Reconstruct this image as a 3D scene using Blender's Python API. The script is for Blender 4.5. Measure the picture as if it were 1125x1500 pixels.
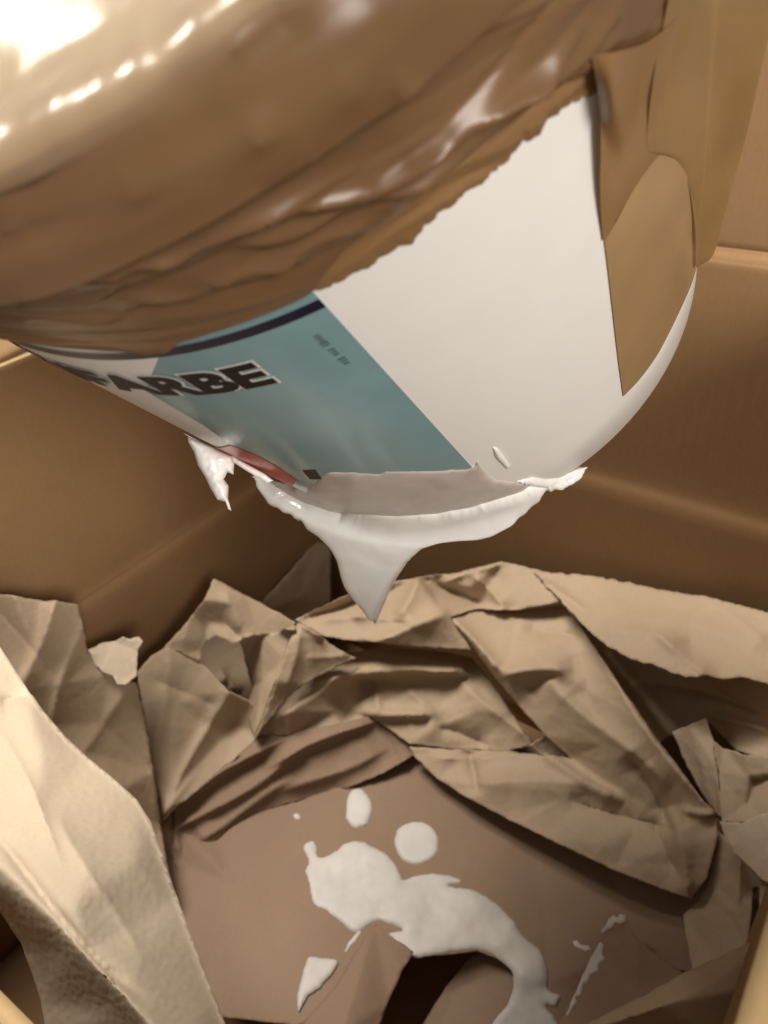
import bpy, bmesh, math, random
import numpy as np
from mathutils import Vector, Matrix, noise
from mathutils.geometry import delaunay_2d_cdt

for o in list(bpy.data.objects):
    bpy.data.objects.remove(o)
scene = bpy.context.scene
COL = scene.collection

# ------------------------------------------------------------------ camera
FPX, PX0, PY0 = 1127.0, 562.5, 750.0            # pixels of the 1125 x 1500 photograph
UPC = -np.array([.102, 1.436, 1.0]); UPC /= np.linalg.norm(UPC)
FWD = np.array([0, 0, 1.0]) - UPC * UPC[2]; FWD /= np.linalg.norm(FWD)
M = np.stack([np.cross(FWD, UPC), FWD, UPC])    # camera (right, down, forward) -> world
CAM = np.array([0, 0, .65])
cam = bpy.data.cameras.new("camera")
cam_o = bpy.data.objects.new("camera", cam)
COL.objects.link(cam_o)
R_, D_, F_ = M[:, 0], M[:, 1], M[:, 2]
cam_o.matrix_world = Matrix(((R_[0], -D_[0], -F_[0], CAM[0]), (R_[1], -D_[1], -F_[1], CAM[1]),
                             (R_[2], -D_[2], -F_[2], CAM[2]), (0, 0, 0, 1)))
cam.sensor_fit = 'VERTICAL'
cam.sensor_height = 36.0
cam.lens = 36.0 * FPX / 1500.0
cam.clip_start = .01
cam.clip_end = 60
cam.dof.use_dof = True
cam.dof.focus_distance = .30
cam.dof.aperture_fstop = 15.0
scene.camera = cam_o

# ------------------------------------------------------------------ light
world = bpy.data.worlds.new("World")
scene.world = world
world.use_nodes = True
bg = world.node_tree.nodes["Background"]
bg.inputs[0].default_value = (1.0, .92, .82, 1)
bg.inputs[1].default_value = .235

def area(name, loc, target, size, power, color, shape='DISK'):
    l = bpy.data.lights.new(name, 'AREA')
    l.shape = shape; l.size = size; l.energy = power; l.color = color
    o = bpy.data.objects.new(name, l); COL.objects.link(o)
    o.location = loc
    d = Vector(target) - Vector(loc)
    o.rotation_euler = d.to_track_quat('-Z', 'Y').to_euler()
    return o

area("ceiling_lamp", (-.55, .74, 2.3), (.0, .38, .25), .85, 51, (1.0, .905, .79))
area("second_ceiling_lamp", (-1.22, 1.03, 1.86), (-.05, .18, .65), .17, 4.5, (1.0, .91, .78))
area("fill_lamp", (.68, -1.22, 1.20), (.03, .30, .50), .7, 30, (1.0, .92, .83))  # broad fill added behind the camera to brighten the bucket side

scene.view_settings.view_transform = 'Standard'
scene.view_settings.look = 'None'
scene.view_settings.exposure = 0.14
scene.view_settings.gamma = 1.0

# ------------------------------------------------------------------ materials
def new_mat(name):
    m = bpy.data.materials.new(name); m.use_nodes = True
    nt = m.node_tree
    return m, nt, nt.nodes, nt.links, nt.nodes["Principled BSDF"]

def fibre_mat(name, c1, c2, scale=90, rough=.8, bump=.06, spec=.3, lines=False, sheen=0.0):
    m, nt, N, L, b = new_mat(name)
    tc = N.new('ShaderNodeTexCoord')
    n1 = N.new('ShaderNodeTexNoise'); n1.inputs['Scale'].default_value = 9
    n1.inputs['Detail'].default_value = 6; n1.inputs['Roughness'].default_value = .65
    n2 = N.new('ShaderNodeTexNoise'); n2.inputs['Scale'].default_value = scale * 6
    n2.inputs['Detail'].default_value = 4
    mp = N.new('ShaderNodeMapping'); mp.inputs['Scale'].default_value = (1, 1, .35)
    L.new(tc.outputs['Object'], n1.inputs['Vector'])
    L.new(tc.outputs['Object'], mp.inputs['Vector']); L.new(mp.outputs[0], n2.inputs['Vector'])
    mix = N.new('ShaderNodeMath'); mix.operation = 'MULTIPLY_ADD'
    L.new(n1.outputs['Fac'], mix.inputs[0]); mix.inputs[1].default_value = .6
    sc = N.new('ShaderNodeMath'); sc.operation = 'MULTIPLY'; sc.inputs[1].default_value = .4
    L.new(n2.outputs['Fac'], sc.inputs[0]); L.new(sc.outputs[0], mix.inputs[2])
    cr = N.new('ShaderNodeValToRGB')
    cr.color_ramp.elements[0].position = .3; cr.color_ramp.elements[1].position = .7
    cr.color_ramp.elements[0].color = (*c1, 1); cr.color_ramp.elements[1].color = (*c2, 1)
    L.new(mix.outputs[0], cr.inputs[0]); L.new(cr.outputs[0], b.inputs['Base Color'])
    bp = N.new('ShaderNodeBump'); bp.inputs['Strength'].default_value = bump; bp.inputs['Distance'].default_value = .002
    if lines:
        w = N.new('ShaderNodeTexWave'); w.inputs['Scale'].default_value = 42; w.inputs['Distortion'].default_value = .6
        w.bands_direction = 'X'
        L.new(tc.outputs['Object'], w.inputs['Vector'])
        ad = N.new('ShaderNodeMath'); ad.operation = 'ADD'
        L.new(w.outputs['Fac'], ad.inputs[0]); L.new(mix.outputs[0], ad.inputs[1])
        L.new(ad.outputs[0], bp.inputs['Height'])
    else:
        L.new(mix.outputs[0], bp.inputs['Height'])
    L.new(bp.outputs[0], b.inputs['Normal'])
    b.inputs['Roughness'].default_value = rough
    b.inputs['Specular IOR Level'].default_value = spec
    b.inputs['Sheen Weight'].default_value = sheen
    return m

def plain_mat(name, c, rough=.4, spec=.5, coat=0.0, sss=0.0, var=.04, bump=0.0, bscale=60):
    m, nt, N, L, b = new_mat(name)
    tc = N.new('ShaderNodeTexCoord')
    n1 = N.new('ShaderNodeTexNoise'); n1.inputs['Scale'].default_value = bscale
    n1.inputs['Detail'].default_value = 5
    L.new(tc.outputs['Object'], n1.inputs['Vector'])
    cr = N.new('ShaderNodeValToRGB')
    cr.color_ramp.elements[0].position = .3; cr.color_ramp.elements[1].position = .7
    cr.color_ramp.elements[0].color = (*[max(0, x * (1 - var)) for x in c], 1)
    cr.color_ramp.elements[1].color = (*[min(1, x * (1 + var)) for x in c], 1)
    L.new(n1.outputs['Fac'], cr.inputs[0]); L.new(cr.outputs[0], b.inputs['Base Color'])
    if bump:
        bp = N.new('ShaderNodeBump'); bp.inputs['Strength'].default_value = bump; bp.inputs['Distance'].default_value = .002
        L.new(n1.outputs['Fac'], bp.inputs['Height']); L.new(bp.outputs[0], b.inputs['Normal'])
    b.inputs['Roughness'].default_value = rough
    b.inputs['Specular IOR Level'].default_value = spec
    b.inputs['Coat Weight'].default_value = coat
    b.inputs['Coat Roughness'].default_value = .12
    if sss:
        b.inputs['Subsurface Weight'].default_value = sss
        b.inputs['Subsurface Radius'].default_value = (.004, .004, .004)
        b.inputs['Subsurface Scale'].default_value = 1
    return m

def film_mat(name, c, rough, trans, clear):
    """brown tape: glossy skin, some light let through (translucent) and some seen through (transparent)"""
    m, nt, N, L, b = new_mat(name)
    tc = N.new('ShaderNodeTexCoord')
    n1 = N.new('ShaderNodeTexNoise'); n1.inputs['Scale'].default_value = 25; n1.inputs['Detail'].default_value = 4
    L.new(tc.outputs['Object'], n1.inputs['Vector'])
    cr = N.new('ShaderNodeValToRGB')
    cr.color_ramp.elements[0].position = .3; cr.color_ramp.elements[1].position = .7
    cr.color_ramp.elements[0].color = (*[x * .9 for x in c], 1); cr.color_ramp.elements[1].color = (*[x * 1.1 for x in c], 1)
    L.new(n1.outputs['Fac'], cr.inputs[0]); L.new(cr.outputs[0], b.inputs['Base Color'])
    b.inputs['Roughness'].default_value = rough
    b.inputs['Specular IOR Level'].default_value = .38
    t = N.new('ShaderNodeBsdfTranslucent'); L.new(cr.outputs[0], t.inputs['Color'])
    tr = N.new('ShaderNodeBsdfTransparent'); tr.inputs['Color'].default_value = (*[min(1, x * 1.6) for x in c], 1)
    m1 = N.new('ShaderNodeMixShader'); m1.inputs[0].default_value = trans
    L.new(b.outputs[0], m1.inputs[1]); L.new(t.outputs[0], m1.inputs[2])
    m2 = N.new('ShaderNodeMixShader'); m2.inputs[0].default_value = clear
    L.new(m1.outputs[0], m2.inputs[1]); L.new(tr.outputs[0], m2.inputs[2])
    L.new(m2.outputs[0], N["Material Output"].inputs['Surface'])
    return m

KRAFT = fibre_mat("kraft_paper", (.40, .308, .212), (.465, .365, .262), rough=.62, spec=.35)
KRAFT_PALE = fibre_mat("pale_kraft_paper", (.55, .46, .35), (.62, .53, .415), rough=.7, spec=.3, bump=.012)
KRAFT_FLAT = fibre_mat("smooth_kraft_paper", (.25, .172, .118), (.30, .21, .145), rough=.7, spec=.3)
CARD = fibre_mat("corrugated_cardboard", (.255, .152, .072), (.31, .19, .094), rough=.75, spec=.25, bump=.018, lines=True)
CARD_EDGE = fibre_mat("cardboard_edge", (.42, .29, .15), (.50, .36, .19), rough=.85, spec=.2)
WHITE = plain_mat("white_plastic", (.80, .79, .77), rough=.38, spec=.5, var=.015)
PAINT = plain_mat("wet_white_paint", (.86, .86, .845), rough=.14, spec=.5, sss=.0, var=.02, bump=.06, bscale=70)
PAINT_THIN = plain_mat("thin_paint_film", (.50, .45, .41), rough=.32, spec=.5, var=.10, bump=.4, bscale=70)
PAINT_DRY = plain_mat("drying_white_paint", (.60, .585, .565), rough=.5, spec=.35, var=.06, bump=.12, bscale=60)
TEAL = plain_mat("teal_print", (.19, .32, .35), rough=.17, spec=.5, var=.05)
NAVY = plain_mat("navy_print", (.006, .006, .022), rough=.3)
BLACK = plain_mat("black_print", (.005, .005, .006), rough=.45, spec=.25)
RED = plain_mat("red_print", (.55, .035, .03), rough=.3)
LABEL_WHITE = plain_mat("white_print", (.76, .74, .72), rough=.3, var=.02)
PRINT_GREY = plain_mat("grey_print", (.05, .09, .11), rough=.4)
TAPE = film_mat("brown_tape", (.165, .090, .042), .30, .06, .0)
TAPE_UP = film_mat("upper_brown_tape", (.215, .135, .072), .26, .08, .0)
def graded(m, c2, rough2):
    # tape is paler where it is stuck flat on the white lid than where it spans air or other tape
    nt = m.node_tree; N = nt.nodes; L = nt.links
    a = N.new('ShaderNodeAttribute'); a.attribute_name = "cover"
    b = N["Principled BSDF"]; src = b.inputs['Base Color'].links[0].from_socket
    mx = N.new('ShaderNodeMix'); mx.data_type = 'RGBA'
    L.new(a.outputs['Fac'], mx.inputs[0]); L.new(src, mx.inputs[6]); mx.inputs[7].default_value = (*c2, 1)
    L.new(mx.outputs[2], b.inputs['Base Color'])
    r = N.new('ShaderNodeMix'); r.inputs[2].default_value = b.inputs['Roughness'].default_value; r.inputs[3].default_value = rough2
    L.new(a.outputs['Fac'], r.inputs[0]); L.new(r.outputs[0], b.inputs['Roughness'])
graded(TAPE, (.40, .315, .215), .16)
TAPE_THIN = film_mat("thin_brown_tape", (.27, .152, .066), .28, .15, .0)
TAPE_STUCK = film_mat("stuck_brown_tape", (.35, .225, .11), .27, .10, .0)
FILM = film_mat("loose_brown_film", (.37, .235, .10), .28, .30, .12)

# ------------------------------------------------------------------ helpers
def ray(px, py):
    return M @ np.array([(px - PX0) / FPX, (py - PY0) / FPX, 1.0])
def at_z(px, py, z):
    d = ray(px, py); return CAM + d * (z - CAM[2]) / d[2]
def at_d(px, py, depth):
    return CAM + ray(px, py) * depth
def to_px(p):
    c = M.T @ (np.asarray(p) - CAM); return np.array([PX0 + FPX * c[0] / c[2], PY0 + FPX * c[1] / c[2]])

def link(name, verts, faces, mat, parent=None, smooth=True):
    me = bpy.data.meshes.new(name)
    me.from_pydata([tuple(v) for v in verts], [], [tuple(int(i) for i in f) for f in faces])
    me.update()
    if mat is not None: me.materials.append(mat)
    if smooth:
        me.polygons.foreach_set('use_smooth', [True] * len(me.polygons))
    o = bpy.data.objects.new(name, me); COL.objects.link(o)
    if parent is not None: o.parent = parent
    return o
def tag(o, label, cat, group=None):
    o['label'] = label; o['category'] = cat
    if group: o['group'] = group
    return o
def empty(name, loc):
    o = bpy.data.objects.new(name, None); COL.objects.link(o)
    o.location = Vector(loc); o.empty_display_size = .02
    return o
def world_children(root):
    """part meshes are written in world coordinates: shift them to sit under their root"""
    for c in root.children:
        c.matrix_parent_inverse = Matrix.Translation(-root.location)

def densify(poly, step):
    out = []
    n = len(poly)
    for i in range(n):
        a = np.array(poly[i], float); b = np.array(poly[(i + 1) % n], float)
        k = max(1, int(round(np.hypot(*(b - a)[:2]) / step)))
        for j in range(k): out.append(a + (b - a) * j / k)
    return out
def inside(poly, pts):
    x, y = pts[:, 0], pts[:, 1]; r = np.zeros(len(pts), bool)
    n = len(poly)
    for i in range(n):
        x1, y1 = poly[i][:2]; x2, y2 = poly[(i + 1) % n][:2]
        if y1 == y2: continue
        c = ((y1 > y) != (y2 > y)) & (x < (x2 - x1) * (y - y1) / (y2 - y1) + x1)
        r ^= c
    return r
def edge_dist(poly, pts):
    d = np.full(len(pts), 1e9); n = len(poly)
    for i in range(n):
        a = np.array(poly[i][:2], float); b = np.array(poly[(i + 1) % n][:2], float)
        ab = b - a; L2 = max(ab @ ab, 1e-12)
        t = np.clip(((pts - a) @ ab) / L2, 0, 1)
        q = a + t[:, None] * ab
        d = np.minimum(d, np.hypot(*(pts - q).T))
    return d
def catmull(poly, sub=6, closed=True):
    P = [np.array(p, float) for p in poly]; n = len(P); out = []
    for i in range(n if closed else n - 1):
        p0, p1, p2, p3 = (P[(i - 1) % n], P[i], P[(i + 1) % n], P[(i + 2) % n]) if closed else \
            (P[max(i - 1, 0)], P[i], P[i + 1], P[min(i + 2, n - 1)])
        for k in range(sub):
            t = k / sub
            out.append(.5 * ((2 * p1) + (-p0 + p2) * t + (2 * p0 - 5 * p1 + 4 * p2 - p3) * t * t + (-p0 + 3 * p1 - 3 * p2 + p3) * t ** 3))
    if not closed: out.append(P[-1])
    return out
def tri_mesh(poly, step, seed=0, extra=()):
    """fill a closed 2D outline with an even triangle mesh; returns points (n,2), triangles, boundary count"""
    rng = np.random.default_rng(seed)
    b = [p[:2] for p in densify(poly, step)]
    P = np.array(poly)[:, :2]
    lo, hi = P.min(0), P.max(0)
    xs = np.arange(lo[0], hi[0] + step, step); ys = np.arange(lo[1], hi[1] + step, step * .87)
    g = np.array([(x + (step / 2 if j % 2 else 0), y) for j, y in enumerate(ys) for x in xs])
    g = g + rng.uniform(-.15, .15, g.shape) * step
    ok = inside(b, g) & (edge_dist(b, g) > step * .5)
    g = g[ok]
    v = [Vector((float(p[0]), float(p[1]))) for p in b] + [Vector((float(p[0]), float(p[1]))) for p in g]
    nb = len(b)
    ov, oe, of, a1, a2, a3 = delaunay_2d_cdt(v, [], [list(range(nb))], 1, 1e-7)
    pts = np.array([(p[0], p[1]) for p in ov])
    return pts, [tuple(f) for f in of], b

class HeightField:
    """piecewise-linear height over the control triangulation of a sheet (x, y = photo pixels, z = cm above floor)"""
    def __init__(self, outline, creases=(), pts=()):
        V = []; idx = {}
        def add(p):
            k = (round(p[0], 2), round(p[1], 2))
            if k not in idx: idx[k] = len(V); V.append((float(p[0]), float(p[1]), float(p[2])))
            return idx[k]
        ob = [add(p) for p in outline]
        ed = []
        for c in creases:
            ids = [add(p) for p in c]
            ed += list(zip(ids[:-1], ids[1:]))
        for p in pts: add(p)
        ov, oe, of, a1, a2, a3 = delaunay_2d_cdt([Vector(p[:2]) for p in V], ed, [ob], 1, 1e-6)
        self.xy = np.array([(p[0], p[1]) for p in ov])
        z = []
        for i, p in enumerate(ov):
            src = a1[i]
            z.append(V[src[0]][2] if src else self._near(V, p))
        self.z = np.array(z); self.tri = np.array([f for f in of if len(f) == 3])
    @staticmethod
    def _near(V, p):
        w = np.array([1 / ((v[0] - p[0]) ** 2 + (v[1] - p[1]) ** 2 + 1) ** 2 for v in V])
        return float((w * np.array([v[2] for v in V])).sum() / w.sum())
    def __call__(self, pts):
        best = np.full(len(pts), -1e9); val = np.zeros(len(pts))
        for t in self.tri:
            A, B, C = self.xy[t]
            d = (B[1] - C[1]) * (A[0] - C[0]) + (C[0] - B[0]) * (A[1] - C[1])
            if abs(d) < 1e-9: continue
            l1 = ((B[1] - C[1]) * (pts[:, 0] - C[0]) + (C[0] - B[0]) * (pts[:, 1] - C[1])) / d
            l2 = ((C[1] - A[1]) * (pts[:, 0] - C[0]) + (A[0] - C[0]) * (pts[:, 1] - C[1])) / d
            l3 = 1 - l1 - l2
            m = np.minimum(np.minimum(l1, l2), l3)
            up = m > best
            best[up] = m[up]
            val[up] = (l1 * self.z[t[0]] + l2 * self.z[t[1]] + l3 * self.z[t[2]])[up]
        return val

def adjacency(n, tris):
    s = [set() for _ in range(n)]
    for f in tris:
        for i in range(3):
            s[f[i]].add(f[(i + 1) % 3]); s[f[i]].add(f[(i + 2) % 3])
    return s
def relax(z, tris, it, fixed=None, lam=.5):
    e = set()
    for f in tris:
        for i in range(len(f)):
            a, b = f[i], f[(i + 1) % len(f)]; e.add((min(a, b), max(a, b)))
    e = np.array(list(e))
    deg = np.zeros(len(z)); np.add.at(deg, e[:, 0], 1); np.add.at(deg, e[:, 1], 1)
    for _ in range(it):
        s = np.zeros(len(z)); np.add.at(s, e[:, 0], z[e[:, 1]]); np.add.at(s, e[:, 1], z[e[:, 0]])
        zn = z + lam * (s / np.maximum(deg, 1) - z)
        if fixed is not None: zn[fixed] = z[fixed]
        z = zn
    return z
def vnormals(V, F):
    V = np.asarray(V); F = np.asarray(F)
    n = np.cross(V[F[:, 1]] - V[F[:, 0]], V[F[:, 2]] - V[F[:, 0]])
    N = np.zeros_like(V)
    for i in range(3): np.add.at(N, F[:, i], n)
    return N / np.maximum(np.linalg.norm(N, axis=1, keepdims=True), 1e-12)

CR = 1.1                                       # how strongly the packing paper is crumpled
def folds(V, seed, k, amp, width, length):
    """random soft and sharp fold lines over a crumpled sheet, as an offset per vertex (metres)"""
    rng = np.random.default_rng(seed)
    V = np.asarray(V) - np.mean(V, 0)
    _, _, ax = np.linalg.svd(V[::7], full_matrices=False); V = V @ ax.T
    out = np.zeros(len(V))
    for i in range(k):
        c = V[rng.integers(len(V))]
        a = rng.uniform(0, math.pi)
        d = np.array([math.cos(a), math.sin(a)])
        q = V[:, :2] - c[:2]
        s = q @ d; t = q @ np.array([-d[1], d[0]])
        w = width * rng.uniform(.5, 1.6); L = length * rng.uniform(.5, 1.5)
        t = t + .15 * L * np.sin(s / L * 2 + rng.uniform(0, 6)) * .2
        out += amp * rng.choice([-1, 1]) * rng.uniform(.3, 1) * np.exp(-np.abs(t) / w) * np.exp(-(s / L) ** 2)
    return out

def sheet(name, outline, creases=(), pts=(), mat=KRAFT, seed=1, step=5.0, smooth=1, torn=.8, crumple=(30, .0011, .007, .04),
          thick=.0003, lines=()):
    step = step * .8
    H = HeightField(outline, creases, pts)
    rng = np.random.default_rng(seed)
    dn = densify(outline, step)
    poly = []
    for i, p in enumerate(dn):
        j = torn * (noise.noise(Vector((i * .35, seed * 7.3, 0))) * 1.6 + rng.uniform(-.4, .4))
        a = dn[i - 1][:2]; b = dn[(i + 1) % len(dn)][:2]
        t = b - a; t = t / max(np.hypot(*t), 1e-6)
        poly.append(np.array([p[0] - t[1] * j, p[1] + t[0] * j]))
    q, tris, bd = tri_mesh(poly, step, seed)
    z = H(q)
    z = relax(z, tris, smooth)
    for i, ((x0, y0), (x1, y1), amp, (wu, wd)) in enumerate(lines):
        L = math.hypot(x1 - x0, y1 - y0); ux, uy = (x1 - x0) / L, (y1 - y0) / L
        t = ((q[:, 0] - x0) * ux + (q[:, 1] - y0) * uy) / L
        d = (q[:, 1] - y0) * ux - (q[:, 0] - x0) * uy
        d = d + .03 * L * np.sin(t * 4 + i * 2.1)
        e = np.clip(np.minimum(t, 1 - t) / .22 + .45, 0, 1)
        z = z + amp * e * np.where(d > 0, np.exp(-np.abs(d) / wd), np.exp(-np.abs(d) / wu))
    V = np.array([at_z(x, y, zz / 100.0) for (x, y), zz in zip(q, z)])
    N = vnormals(V, tris)
    flip = N[:, 2].mean() < 0
    if flip: tris = [(a, c, b) for a, b, c in tris]; N = -N
    off = folds(V, seed + 50, crumple[0], crumple[1] * CR, crumple[2], crumple[3])
    off += folds(V, seed + 90, crumple[0] * 3, crumple[1] * .35 * CR, crumple[2] * .45, crumple[3] * .6)
    off += folds(V, seed + 33, crumple[0] * 3, crumple[1] * .45 * CR, .0016, crumple[3] * .5)
    off += folds(V, seed + 70, max(4, crumple[0] // 4), crumple[1] * 1.2 * CR, crumple[2] * 2.2, crumple[3] * 2)
    ns = np.array([noise.noise(Vector(v * 18) + Vector((seed, 0, 0))) for v in V]) * .0012
    V = V + N * (off + ns)[:, None]
    o = link(name, V, tris, mat)
    s = o.modifiers.new('thickness', 'SOLIDIFY'); s.thickness = thick; s.offset = -1
    o['_h'] = 0
    del o['_h']
    return o, H

def blob_on(name, outline, H, mat, seed=0, step=4.0, T=.003, D=14.0, relief=(.0007, 50), smooth_outline=True, base=-.0004, parent=None, lumps=()):
    """a pool of paint with a rounded lip, lying on the sheet whose heights are H"""
    poly = catmull(outline, 4) if smooth_outline else [np.array(p, float) for p in outline]
    poly = [p + np.array([noise.noise(Vector((p[0] * .11, p[1] * .11, seed))), noise.noise(Vector((p[0] * .11, p[1] * .11, seed + 5)))]) * 1.8 for p in densify(poly, 4)]
    q, tris, bd = tri_mesh(poly, step, seed)
    d = edge_dist(bd, q)
    z = H(q) / 100.0
    x = np.clip(d / D, 0, 1)
    t = T * np.sqrt(1 - (1 - x) ** 2)
    V = np.array([at_z(a, b, zz) for (a, b), zz in zip(q, z)])
    nz = np.array([noise.fractal(Vector((v[0] * relief[1], v[1] * relief[1], seed)), 1.0, 2.0, 3) for v in V])
    t = t + x * relief[0] * nz
    for (lx, ly, lr, la) in lumps:
        t = t + x * la * np.exp(-(((q[:, 0] - lx) ** 2 + (q[:, 1] - ly) ** 2) / lr ** 2))
    N = vnormals(V, tris)
    if N[:, 2].mean() < 0: tris = [(a, c, b) for a, b, c in tris]; N = -N
    top = V + N * (base + t)[:, None]
    bot = V + N * (base - .0006)
    n = len(V)
    # close the underside along the rim
    cnt = {}
    for f in tris:
        for i in range(3):
            e = (f[i], f[(i + 1) % 3]); cnt[e] = 1
    faces = list(tris) + [(a + n, c + n, b + n) for a, b, c in tris]
    for (a, b) in list(cnt):
        if (b, a) not in cnt: faces.append((b, a, a + n, b + n))
    return link(name, np.vstack([top, bot]), faces, mat, parent)

# ------------------------------------------------------------------ the cardboard box
V1 = np.array([-.7915, .6112, 0]); V2 = np.array([.6112, .7915, 0])
ZB = -.05                                       # inside of the box bottom
CORNER = np.array([-.0737, .7456, 0.0])
ZT = .50                                        # top edge of the near walls
ZL = .42
LEN_L = float((at_z(14, 1492, ZL) - CORNER) @ -V2); LEN_R = float((at_z(1300, 1440, ZT) - CORNER) @ -V1)
FLAP_W = LEN_R - float((at_z(1108, 1440, ZT - .004) - CORNER) @ -V1)
def wall(name, origin, along, inward, length, prof, parent, z_top, seed):
    """a corrugated wall whose inner face follows the profile prof = [(z, inset)], with rounded score lines"""
    zs = []
    pr = catmull([np.array(p) for p in prof], 5, closed=False)
    nx = 40
    vi = []
    for r, (z, ins) in enumerate(pr):
        for i in range(nx + 1):
            s = length * i / nx
            w = .0025 * noise.noise(Vector((s * 7, z * 6, seed))) + .0012 * math.sin(s * 9 + seed)
            p = origin + along * s + inward * (ins + w) + np.array([0, 0, z])
            vi.append(p)
    nr = len(pr)
    faces = []
    for r in range(nr - 1):
        for i in range(nx):
            a = r * (nx + 1) + i
            faces.append((a, a + 1, a + nx + 2, a + nx + 1))
    o = link(name, vi, faces, CARD, parent)
    o.data.materials.append(CARD_EDGE)
    s = o.modifiers.new('board', 'SOLIDIFY'); s.thickness = .005; s.offset = 0
    s.material_offset_rim = 1
    return o
box = empty("cardboard_box", (CORNER[0] + .0, CORNER[1] - .35, ZB))
tag(box, "open brown corrugated cardboard box lined with crumpled paper below the bucket", "box")
inL, inR = V1 * -1, V2 * -1                     # inward normals of left wall (along V2) and right wall (along V1)
wall("wall_panel", CORNER, -V2, -V1, LEN_L, [(ZB, .008), (.10, .0088), (.20, .0090), (.231, .0086), (.2385, .0016), (.27, .0008), (.40, .001), (.445, .003)], box, .445, 1)
wall("wall_panel", CORNER, -V1, -V2, LEN_R, [(ZB, .007), (.15, .0082), (.26, .0090), (.286, .0086), (.300, .005), (.33, .0045), (.40, .005), (.472, .0055), (.483, .0045), (.490, .000), (.505, -.001), (.62, -.010)], box, .62, 2)
wall("wall_panel", CORNER - V2 * LEN_L, -V1, V2, LEN_R, [(ZB, .004), (.2, .004), (.36, .003), (ZL, 0.0)], box, .5, 3)
wall("wall_panel", CORNER - V1 * LEN_R, -V2, V1, LEN_L, [(ZB, .004), (.2, .004), (.42, .003), (ZT, 0.0)], box, .5, 4)
fl = []
for i in range(25):
    for j in range(9):
        p = CORNER - V2 * (LEN_L * i / 24) + V1 * (.002 + .16 * j / 8) + np.array([0, 0, .447 - .012 * (j / 8) - .05 * (j / 8) ** 2 + .002 * math.sin(i * .7)])
        fl.append(p)
fo = link("flap", fl, [(i * 9 + j, i * 9 + j + 1, i * 9 + j + 10, i * 9 + j + 9) for i in range(24) for j in range(8)], CARD, box)
sm_ = fo.modifiers.new('board', 'SOLIDIFY'); sm_.thickness = .005; sm_.offset = 0
fl = []
for i in range(25):
    for j in range(7):
        u = j / 6
        fl.append(CORNER - V1 * (LEN_R - FLAP_W * u) - V2 * (LEN_L * i / 24) + np.array([0, 0, ZT + .003 + .002 * math.sin(u * 3.1) - .007 * u * u + .0008 * math.sin(i * .9)]))
fo = link("flap", fl, [(i * 7 + j, i * 7 + j + 1, i * 7 + j + 8, i * 7 + j + 7) for i in range(24) for j in range(6)], CARD_EDGE, box)
sm_ = fo.modifiers.new('board', 'SOLIDIFY'); sm_.thickness = .004; sm_.offset = 0
q = [CORNER, CORNER - V2 * LEN_L, CORNER - V2 * LEN_L - V1 * LEN_R, CORNER - V1 * LEN_R]
bp = [p + np.array([0, 0, ZB]) for p in q] + [p + np.array([0, 0, ZB - .005]) for p in q]
link("bottom_panel", bp, [(0, 1, 2, 3), (7, 6, 5, 4), (0, 4, 5, 1), (1, 5, 6, 2), (2, 6, 7, 3), (3, 7, 4, 0)], CARD, box, smooth=False)
world_children(box)

# ------------------------------------------------------------------ the paint bucket (a tilted cone)
BC = np.array([.03479, .37799, .51931]); BA = np.array([.34765, .56300, -.74979]); BA /= np.linalg.norm(BA)
BR, TAPER, BH = .12, math.tan(math.radians(2.774)), .245
BU = np.cross(BA, np.array([0, 0, 1.0])); BU /= np.linalg.norm(BU); BV = np.cross(BA, BU)
def cone(th, h, off=0.0):
    rad = math.cos(th) * BU + math.sin(th) * BV
    n = rad + TAPER * BA; n = n / np.linalg.norm(n)
    return BC - BA * h + rad * (BR + h * TAPER) + n * off
def pix2cone(px, py):
    d = ray(px, py); o = CAM - BC
    # |perp|^2 = (BR + TAPER*h)^2 , h = -(p-BC).BA
    oa, da = o @ BA, d @ BA
    op, dp = o - oa * BA, d - da * BA
    k0, k1 = BR - TAPER * oa, -TAPER * da
    A = dp @ dp - k1 * k1; B = 2 * (op @ dp - k0 * k1); Cc = op @ op - k0 * k0
    disc = B * B - 4 * A * Cc
    if disc < 0: disc = 0.0
    t = (-B - math.sqrt(disc)) / (2 * A)
    p = o + d * t
    h = -(p @ BA); r = p + h * BA
    return math.atan2(r @ BV, r @ BU), h
TH_MID = pix2cone(640, 560)[0]
def unwrap(th):
    while th - TH_MID > math.pi: th -= 2 * math.pi
    while th - TH_MID < -math.pi: th += 2 * math.pi
    return th
def sh(px, py):
    th, h = pix2cone(px, py); return unwrap(th), h

bucket = empty("paint_bucket", BC)
tag(bucket, "white plastic paint bucket wrapped in brown tape, tilted and dripping above the box", "bucket")
# body: outside, bottom with a small foot ring, rim
prof = [(0.0, .012), (.05, .012), (.095, .012), (.104, .010), (.1085, .002), (.113, -.0005), (.1175, .001)]
rows = [[(r, h) for r, h in prof][i] for i in range(len(prof))] + [(BR + .0 + TAPER * h, h) for h in (.0035, .03, .06, .09, .12, .15, .18, .21, .228)] + [(.1325, .230), (.1330, .236), (.132, .240), (.130, .245), (.126, .245), (.124, .23)]
nt = 120
vs = []; fs = []
for r, h in rows:
    for i in range(nt):
        a = 2 * math.pi * i / nt
        vs.append(BC - BA * h + (math.cos(a) * BU + math.sin(a) * BV) * max(r, .0005))
for k in range(len(rows) - 1):
    for i in range(nt):
        fs.append((k * nt + i, k * nt + (i + 1) % nt, (k + 1) * nt + (i + 1) % nt, (k + 1) * nt + i))
link("body", vs, fs, WHITE, bucket)
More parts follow.
